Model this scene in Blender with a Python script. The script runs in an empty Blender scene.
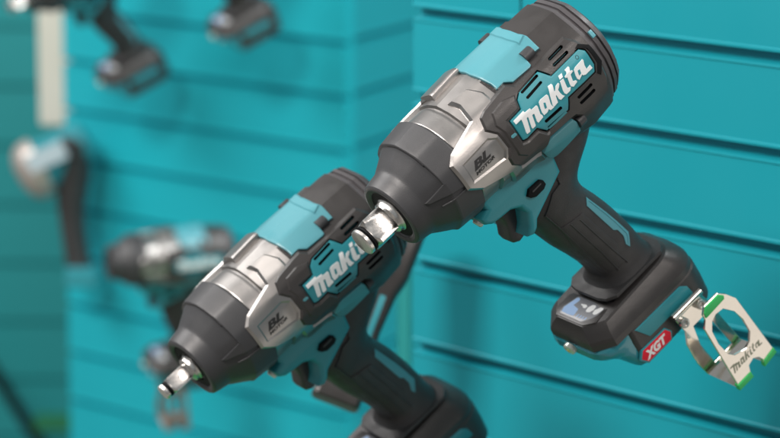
import bpy, bmesh, math, json, random
from mathutils import Matrix, Vector
from mathutils.geometry import tessellate_polygon

S = bpy.context.scene
COL = S.collection
# ------------------------------------------------------------------ camera
cam_d = bpy.data.cameras.new('camera'); cam = bpy.data.objects.new('camera', cam_d); COL.objects.link(cam)
cam.location = (0, 0, 1.6); cam.rotation_euler = (math.radians(90-10.3), 0, 0)
cam_d.sensor_width = 36; cam_d.lens = 3000/780*36; cam_d.clip_end = 200
cam_d.dof.use_dof = True; cam_d.dof.focus_distance = 2.085; cam_d.dof.aperture_fstop = 6.7
S.camera = cam
# ------------------------------------------------------------------ light
w = bpy.data.worlds.new('World'); S.world = w; w.use_nodes = True
bg = w.node_tree.nodes['Background']; bg.inputs[0].default_value = (.92, .97, 1, 1); bg.inputs[1].default_value = .30
def area(name, loc, tgt, sx, sy, power, col):
    d = bpy.data.lights.new(name, 'AREA'); d.shape = 'RECTANGLE'; d.size = sx; d.size_y = sy; d.energy = power; d.color = col
    o = bpy.data.objects.new(name, d); COL.objects.link(o); o.location = loc
    o.rotation_euler = (Vector(tgt)-Vector(loc)).to_track_quat('-Z', 'Y').to_euler(); return o
area('ceiling_light_key', (-1.6, .6, 3.4), (0, 2.2, 1.2), 1.0, .6, 104, (1, .93, .88))
area('ceiling_light_side', (1.6, .2, 3.2), (.1, 2.3, 1.2), 1.4, .7, 30, (1, .90, .84))
area('reflection_light_right', (2.06, 1.78, .60), (.2, 2.1, 1.1), 1.3, 1.1, 3.4, (1, .93, .84))  # unseen lamp added for bright reflections in the hook and badge plate
area('side_wall_fill', (1.5, 2.7, 3.2), (.05, 4.3, 1.0), 1.2, .8, 60, (.97, 1, 1))  # unseen lamp added to brighten the side wall right of the corner
area('ceiling_light_back', (-2.4, 3.2, 3.3), (-.3, 4.2, .9), 2.2, 1.2, 75, (1, .97, .95))
S.view_settings.view_transform = 'Standard'; S.view_settings.look = 'None'; S.view_settings.exposure = 0; S.view_settings.gamma = 1
try: S.view_settings.use_curve_mapping = False
except Exception: pass

# ------------------------------------------------------------------ materials
def mat(name, col, rough=.5, metal=0, bump=0, bscale=900, var=.0, vscale=14, coat=0, spec=.5, rvar=0):
    m = bpy.data.materials.new(name); m.use_nodes = True; nt = m.node_tree; b = nt.nodes['Principled BSDF']
    b.inputs['Base Color'].default_value = (*col, 1); b.inputs['Roughness'].default_value = rough
    b.inputs['Metallic'].default_value = metal; b.inputs['Coat Weight'].default_value = coat
    b.inputs['Specular IOR Level'].default_value = spec
    tc = nt.nodes.new('ShaderNodeTexCoord')
    if var:
        n = nt.nodes.new('ShaderNodeTexNoise'); n.inputs['Scale'].default_value = vscale; n.inputs['Detail'].default_value = 6
        nt.links.new(tc.outputs['Object'], n.inputs['Vector'])
        r = nt.nodes.new('ShaderNodeMapRange'); r.inputs[3].default_value = 1-var; r.inputs[4].default_value = 1+var
        r.inputs[1].default_value = .3; r.inputs[2].default_value = .7
        nt.links.new(n.outputs['Fac'], r.inputs[0])
        mx = nt.nodes.new('ShaderNodeVectorMath'); mx.operation = 'SCALE'; mx.inputs[0].default_value = col
        nt.links.new(r.outputs[0], mx.inputs['Scale']); nt.links.new(mx.outputs[0], b.inputs['Base Color'])
        if rvar:
            r2 = nt.nodes.new('ShaderNodeMapRange'); r2.inputs[1].default_value = .35; r2.inputs[2].default_value = .65
            r2.inputs[3].default_value = rough-rvar; r2.inputs[4].default_value = rough+rvar
            n2 = nt.nodes.new('ShaderNodeTexNoise'); n2.inputs['Scale'].default_value = vscale*2.3; n2.inputs['Detail'].default_value = 8
            nt.links.new(tc.outputs['Object'], n2.inputs['Vector'])
            nt.links.new(n2.outputs['Fac'], r2.inputs[0]); nt.links.new(r2.outputs[0], b.inputs['Roughness'])
    if bump:
        n = nt.nodes.new('ShaderNodeTexNoise'); n.inputs['Scale'].default_value = bscale; n.inputs['Detail'].default_value = 2
        nt.links.new(tc.outputs['Object'], n.inputs['Vector'])
        bp = nt.nodes.new('ShaderNodeBump'); bp.inputs['Strength'].default_value = bump; bp.inputs['Distance'].default_value = .0004
        nt.links.new(n.outputs['Fac'], bp.inputs['Height']); nt.links.new(bp.outputs[0], b.inputs['Normal'])
    return m
M = dict(
 rubber=mat('boot_rubber', (.046,.047,.050), .42, bump=.2, bscale=1500, var=.07, vscale=30, rvar=.04),
 black=mat('black_housing', (.040,.037,.036), .35, bump=.25, bscale=1500, var=.08, vscale=30, rvar=.05),
 grip=mat('grip_elastomer', (.036,.035,.036), .47, bump=.6, bscale=1500, var=.12, vscale=40, rvar=.09),
 dark=mat('dark_recess', (.007,.008,.009), .6, spec=.15),  # near-black; in slots and vents the shade of depth is in the colour
 teal=mat('teal_plastic', (.030,.27,.32), .38, bump=.15, bscale=1500, var=.03, rvar=.04),
 teal_lit=mat('teal_plastic_lit', (.092,.325,.38), .36, bump=.15, bscale=1500, var=.03, rvar=.04),  # same teal plastic, paler: stronger light put into the colour
 teal_clear=mat('clear_teal_plastic', (.03,.26,.32), .18, var=.05, coat=.6),
 alu=mat('cast_aluminium', (.40,.385,.372), .35, 1, bump=.12, bscale=1500, var=.03, vscale=40, rvar=.02),
 steel=mat('polished_steel', (.74,.72,.69), .3, 1, bump=.25, bscale=500, var=.1, vscale=60, rvar=.09),
 chrome=mat('plated_steel', (.80,.755,.69), .12, 1, bump=.06, bscale=160, var=.04, vscale=40, rvar=.05),
 white=mat('white_print', (.86,.88,.88), .5),
 ink=mat('black_print', (.02,.02,.02), .5),
 grey_ink=mat('engraved_grey', (.30,.31,.24), .45, .6),
 red=mat('red_label', (.74,.010,.035), .4, spec=.3),
 green=mat('green_rubber_cap', (.035,.52,.13), .45, var=.05),
 glass_panel=mat('display_face', (.24,.25,.27), .3, coat=.3, var=.1, vscale=60),
 blue_print=mat('pale_blue_print', (.36,.55,.85), .35, coat=.2),
 lens=mat('lamp_lens', (.75,.78,.70), .06, .2, coat=1),
 lamp_yellow=mat('lamp_chip', (.8,.75,.15), .4),
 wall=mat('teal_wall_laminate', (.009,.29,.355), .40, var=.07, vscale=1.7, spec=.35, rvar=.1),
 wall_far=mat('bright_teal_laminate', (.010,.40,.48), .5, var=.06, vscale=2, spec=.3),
 wall_dark=mat('green_teal_laminate', (.012,.29,.305), .5, var=.06, vscale=2),
 wall_lip=mat('groove_insert', (.10,.40,.46), .35),
 cream=mat('cream_board', (.62,.60,.52), .6, var=.03, vscale=4),
 mint=mat('mint_board', (.025,.33,.33), .5),
 floor=mat('grey_floor', (.20,.19,.175), .5, var=.1, vscale=1.5),
 carpet=mat('green_carpet', (.03,.17,.055), .9, var=.2, vscale=12),
 trim=mat('dull_green', (.015,.20,.085), .6),
 dull_light=mat('satin_grey_metal', (.55,.50,.46), .45, .6),
 pale_label=mat('pale_label', (.50,.62,.68), .5),
 dull=mat('dull_steel', (.30,.24,.22), .5, .4),
 cap=mat('cap_plastic', (.075,.070,.074), .48, var=.08, vscale=40, rvar=.08),
)
# ------------------------------------------------------------------ helpers
MM = .001
def link(name, me, m, parent=None, smooth=30):
    me.materials.append(m) if not isinstance(m, (list, tuple)) else [me.materials.append(k) for k in m]
    for p in me.polygons: p.use_smooth = True
    me.set_sharp_from_angle(angle=math.radians(smooth))
    o = bpy.data.objects.new(name, me); COL.objects.link(o)
    if parent: o.parent = parent
    return o
def from_bm(name, bm, m, parent=None, smooth=30, recalc=True):
    if recalc: bmesh.ops.recalc_face_normals(bm, faces=bm.faces)
    for v in bm.verts: v.co *= MM
    me = bpy.data.meshes.new(name); bm.to_mesh(me); bm.free()
    return link(name, me, m, parent, smooth)
def area2(p): return sum(p[i][0]*p[(i+1) % len(p)][1]-p[(i+1) % len(p)][0]*p[i][1] for i in range(len(p)))/2
def ccw(p): return list(p) if area2(p) > 0 else list(p)[::-1]
def inset(p, d):
    n = len(p); r = []
    for i in range(n):
        a, b, c = Vector(p[i-1]), Vector(p[i]), Vector(p[(i+1) % n])
        e1 = (b-a); e2 = (c-b)
        if e1.length < 1e-6: e1 = e2
        if e2.length < 1e-6: e2 = e1
        e1.normalize(); e2.normalize()
        n1 = Vector((-e1.y, e1.x)); n2 = Vector((-e2.y, e2.x)); m = n1+n2
        L = m.length
        m = n1 if L < .3 else m/L
        k = d/max(.45, m.dot(n1)); q = b+m*k; r.append((q.x, q.y))
    return r
def dedupe(p):
    r = []
    for q in p:
        if not r or (Vector(q)-Vector(r[-1])).length > .05: r.append(tuple(q))
    if len(r) > 2 and (Vector(r[0])-Vector(r[-1])).length < .05: r.pop()
    return r
def patch(name, outline, f, top, bot, m, parent, bev=.6, sunk=(), holes=(), grid=3.0, mirror=False, steps=2, smooth=30, cap=True):
    """a raised plate with chamfered rim wrapped on a surface; f maps (a, b, height) to a point in mm"""
    bm = bmesh.new()
    P0 = ccw(dedupe(outline))
    rings = [(P0, bot)]
    for k in range(steps+1):
        t = k/steps*math.pi/2
        rings.append((inset(P0, bev*(1-math.cos(t)) if steps > 1 else bev*k), top-bev*.8*(1-math.sin(t)) if steps > 1 else top-bev*(1-k)))
    vr = [[bm.verts.new((a, b, h)) for a, b in R] for R, h in rings]
    for A, B in zip(vr, vr[1:]):
        for i in range(len(A)):
            j = (i+1) % len(A); bm.faces.new((A[i], A[j], B[j], B[i]))
    loops = [[v for v in vr[-1]]]
    def hole(poly, depth, slope, floor):
        H = ccw(dedupe(poly)); a = [bm.verts.new((x, y, top)) for x, y in H]
        Hi = inset(H, slope) if slope else H
        b = [bm.verts.new((x, y, top-depth)) for x, y in Hi]
        for i in range(len(a)):
            j = (i+1) % len(a); fc = bm.faces.new((a[j], a[i], b[i], b[j])); fc.material_index = floor or 0
        loops.append(a)
        if floor is not None:
            for t in tessellate_polygon([[Vector((v.co.x, v.co.y, 0)) for v in b]]):
                try:
                    fc = bm.faces.new([b[i] for i in t]); fc.material_index = floor
                except ValueError: pass
    for poly, depth, slope in sunk: hole(poly, depth, slope, 0)
    for poly, depth in holes: hole(poly, depth, .15, 1)
    if cap:
        allv = [v for L in loops for v in L]
        for t in tessellate_polygon([[Vector((v.co.x, v.co.y, 0)) for v in L] for L in loops]):
            try: bm.faces.new([allv[i] for i in t])
            except ValueError: pass
    bm.normal_update()
    # grid cuts so that the plate follows the curved surface
    if grid:
        xs = [v.co.x for v in bm.verts]; ys = [v.co.y for v in bm.verts]
        for ax, lo, hi in ((0, min(xs), max(xs)), (1, min(ys), max(ys))):
            k = math.floor(lo/grid)+1
            while k*grid < hi:
                co = Vector((0, 0, 0)); co[ax] = k*grid+.013; no = Vector((0, 0, 0)); no[ax] = 1
                bmesh.ops.bisect_plane(bm, geom=bm.verts[:]+bm.edges[:]+bm.faces[:], dist=1e-4, plane_co=co, plane_no=no)
                k += 1
    for v in bm.verts: v.co = f(v.co.x, v.co.y, v.co.z)
    if mirror:
        for v in bm.verts: v.co.y = -v.co.y
        bmesh.ops.reverse_faces(bm, faces=bm.faces)
    mats = m if isinstance(m, (list, tuple)) else [m, M['dark']]
    o = from_bm(name, bm, mats if holes else mats[0], parent, smooth)
    return o
def on_body(x, s, h):
    t = s/44; r = body_r(x, math.degrees(t))+h
    return Vector((x, r*math.sin(t), r*math.cos(t)))
def on_plate(x, s, h):
    t = s/44; r = plate_r(x, math.degrees(t))+h
    return Vector((x, r*math.sin(t), r*math.cos(t)))
def on_boot(x, s, h):
    t = s/44; r = boot_r(x)+boot_facet(x, math.degrees(t))+h
    return Vector((x, r*math.sin(t), r*math.cos(t)))
def on_side(y0): return lambda x, z, h: Vector((x, y0+h, z))
def on_handle(x, z, h): return Vector((x, handle_y(x, z)+h, z))
def on_flat(z0): return lambda x, y, h: Vector((x, y, z0+h))
def rings_bm(rings, closed=True, cap0=True, cap1=True):
    bm = bmesh.new(); R = [[bm.verts.new(p) for p in r] for r in rings]; n = len(R[0])
    for A, B in zip(R, R[1:]):
        for i in range(n if closed else n-1):
            j = (i+1) % n; bm.faces.new((A[i], A[j], B[j], B[i]))
    if cap0: bm.faces.new(R[0][::-1])
    if cap1: bm.faces.new(R[-1])
    return bm
def lathe(name, prof, m, parent, n=72, cap0=True, cap1=True, ctr=(0, 0), smooth=30):
    return from_bm(name, rings_bm([[(x, ctr[0]+r*math.sin(2*math.pi*i/n), ctr[1]+r*math.cos(2*math.pi*i/n)) for i in range(n)] for x, r in prof], cap0=cap0, cap1=cap1), m, parent, smooth)
def cyl_dir(name, c, axis, r, h, m, parent, n=32, bev=.6, hexs=0):
    q = Vector(axis).to_track_quat('Z', 'Y'); rr = []
    for z, k in ((0, r), (h-bev, r), (h-bev*.3, r-bev*.3), (h, r-bev)) + (((h, hexs), (h-1.6, hexs*.9)) if hexs else ()):
        rr.append([tuple(Vector(c)+q @ Vector((k*math.cos(2*math.pi*i/n), k*math.sin(2*math.pi*i/n), z))) for i in range(n)])
    return from_bm(name, rings_bm(rr), m, parent)
def rrect(xf, xb, b, r, z, k=6):
    pts = []
    for cx, cy, a0 in ((xf-r, b-r, 0), (xb+r, b-r, 90), (xb+r, -b+r, 180), (xf-r, -b+r, 270)):
        for i in range(k+1):
            a = math.radians(a0+90*i/k); pts.append((cx+r*math.cos(a), cy+r*math.sin(a), z))
    return pts
def text_mesh(name, body, box, f, h, m, parent, bold=.03, shear=0, th=.25):
    """flat lettering; box = (origin, u vector, v vector): text is fitted to u wide and v high, then mapped"""
    cu = bpy.data.curves.new(name, 'FONT'); cu.body = body; cu.offset = bold; cu.shear = shear; cu.resolution_u = 3
    tmp = bpy.data.objects.new(name, cu); COL.objects.link(tmp)
    dg = bpy.context.evaluated_depsgraph_get(); me = bpy.data.meshes.new_from_object(tmp.evaluated_get(dg))
    bpy.data.objects.remove(tmp); bpy.data.curves.remove(cu)
    bm = bmesh.new(); bm.from_mesh(me); bpy.data.meshes.remove(me)
    bmesh.ops.remove_doubles(bm, verts=bm.verts, dist=1e-4)
    xs = [v.co.x for v in bm.verts]; ys = [v.co.y for v in bm.verts]; x0, x1, y0, y1 = min(xs), max(xs), min(ys), max(ys)
    r = bmesh.ops.extrude_face_region(bm, geom=bm.faces[:]); top = {e for e in r['geom'] if isinstance(e, bmesh.types.BMVert)}
    o, u, v_ = box
    for v in bm.verts:
        a = (v.co.x-x0)/(x1-x0); b = (v.co.y-y0)/(y1-y0)
        p = (o[0]+u[0]*a+v_[0]*b, o[1]+u[1]*a+v_[1]*b)
        v.co = f(p[0], p[1], h+(th if v in top else -.1))
    return from_bm(name, bm, m, parent)
def thing(name, label, cat, group=None, M4=None):
    o = bpy.data.objects.new(name, None); COL.objects.link(o); o.empty_display_size = .05
    o['label'] = label; o['category'] = cat
    if group: o['group'] = group
    if M4: o.matrix_world = M4
    return o
def sliced(poly, s):  # scale polygon about centroid
    c = sum((Vector(p) for p in poly), Vector((0, 0)))/len(poly); return [tuple(c+(Vector(p)-c)*s) for p in poly]

# ------------------------------------------------------------------ the setting
def horiz(p, d, s, z, out=0):
    """point s metres along a wall direction d from p; out = towards the viewer's side"""
    n = Vector((-d[1], d[0], 0)); n = n if n.dot(Vector((0, 0, 0))-Vector((p[0], p[1], 0))) > 0 else -n
    v = Vector((p[0]+d[0]*s, p[1]+d[1]*s, z))+n*out; return v
def slat_wall(name, label, p, d, s0, s1, z0, z1, phase, m, pitch=.075, thick=.018, cat='wall'):
    """slatwall panel: profile with a groove every pitch, run along d from s0 to s1"""
    prof = []   # (out, z) from top to bottom
    k = math.ceil((z1-phase)/pitch); prof.append((0, z1))
    while True:
        g = phase+k*pitch; k -= 1
        if g > z1-.01: continue
        if g < z0+.01: break
        prof += [(0, g+.0072), (.0009, g+.0064), (.0009, g+.0042), (-.0006, g+.0036), (-.0015, g+.0032), (-.0095, g+.0032), (-.0095, g-.0042), (-.0008, g-.0058), (.0007, g-.0060), (.0009, g-.0068), (.0009, g-.0080), (0, g-.0086)]
    prof.append((0, z0)); prof += [(-thick, z0), (-thick, z1)]
    bm = bmesh.new(); A = [bm.verts.new(horiz(p, d, s0, z, o)*1000) for o, z in prof]; B = [bm.verts.new(horiz(p, d, s1, z, o)*1000) for o, z in prof]
    n = len(prof)
    for i in range(n):
        j = (i+1) % n; bm.faces.new((A[i], A[j], B[j], B[i]))
    bm.faces.new(A[::-1]); bm.faces.new(B)
    o = from_bm(name, bm, m, None, 40)
    o['label'] = label; o['category'] = cat
    return o
DN = (-.65016, .75979); AN = (.0205, 2.627)
slat_wall('slatted_display_wall', 'sharp near teal slatted panel right behind the front impact wrench', AN, DN, -.56, 0, .55, 1.85, 1.0085, M['wall'])
bm = bmesh.new(); bmesh.ops.create_cube(bm, size=1)
for v in bm.verts: v.co = Vector((v.co.x*1.1, v.co.y*1.0, v.co.z*66))
jt = from_bm('panel_joint', bm, M['dark']); jt.parent = COL.objects['slatted_display_wall']; jt.location = horiz(AN, DN, -.1385, 1.3455, .0002); jt.rotation_euler = (0, 0, math.atan2(DN[1], DN[0]))
def dirv(vx):
    v = Vector((vx-390, 0)); d = Vector(((vx-390)/3000, .9839+.1788*544/3000)); d.normalize(); return (d.x, d.y)
BM_ = (-.0615, 4.070)
dm = dirv(-2750)
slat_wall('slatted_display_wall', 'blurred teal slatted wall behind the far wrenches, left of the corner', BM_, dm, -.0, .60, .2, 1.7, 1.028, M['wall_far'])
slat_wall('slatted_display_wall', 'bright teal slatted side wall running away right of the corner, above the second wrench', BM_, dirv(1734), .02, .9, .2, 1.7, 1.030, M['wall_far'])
slat_wall('slatted_display_wall', 'dark green-teal slatted wall at the far left edge', (-1.2, 5.95), (1, -.03), 0, 1.1, 0, 1.9, .43, M['wall_dark'], pitch=.12)
bm = bmesh.new(); bmesh.ops.create_grid(bm, x_segments=8, y_segments=8, size=9000); o = from_bm('floor', bm, M['floor']); o.location = (0, 3, -.002); o['kind'] = 'structure'
bm = bmesh.new(); bmesh.ops.create_grid(bm, x_segments=2, y_segments=2, size=1000); o = from_bm('carpet', bm, M['carpet']); o.location = (.25, 2.75, .004); o.scale = (1.1, .85, 1); o['kind'] = 'structure'
def box(name, c, sx, sy, sz, rz, m, label, cat, bev=.003):
    bm = bmesh.new(); bmesh.ops.create_cube(bm, size=1)
    for v in bm.verts: v.co = Vector((v.co.x*sx, v.co.y*sy, v.co.z*sz))*1000
    bmesh.ops.bevel(bm, geom=bm.edges[:], offset=bev*1000, segments=2, affect='EDGES')
    o = from_bm(name, bm, m); o.location = c; o.rotation_euler = (0, 0, rz)
    if label: o['label'] = label; o['category'] = cat
    return o
box('display_board', (-.4945, 4.50, 1.192), .0715, .02, .53, 0, M['cream'], 'blurred cream upright board behind the upper left wrench', 'board')
box('stand_board', (.0145, 2.98, .93), .015, .012, .26, 0, M['mint'], 'blurred mint green upright board between the second wrench handle and the near panel edge', 'board')
box('wall_trim', (-.61, 5.5, .21), .12, .03, .03, 0, M['trim'], 'blurred green trim at the bottom left', 'trim')
box('support_bar', (-.745, 5.82, .16), .02, .02, .36, 0, M['dark'], 'dark slanting bar in the bottom left corner', 'bar').rotation_euler = (0, math.radians(-31), 0)

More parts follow.
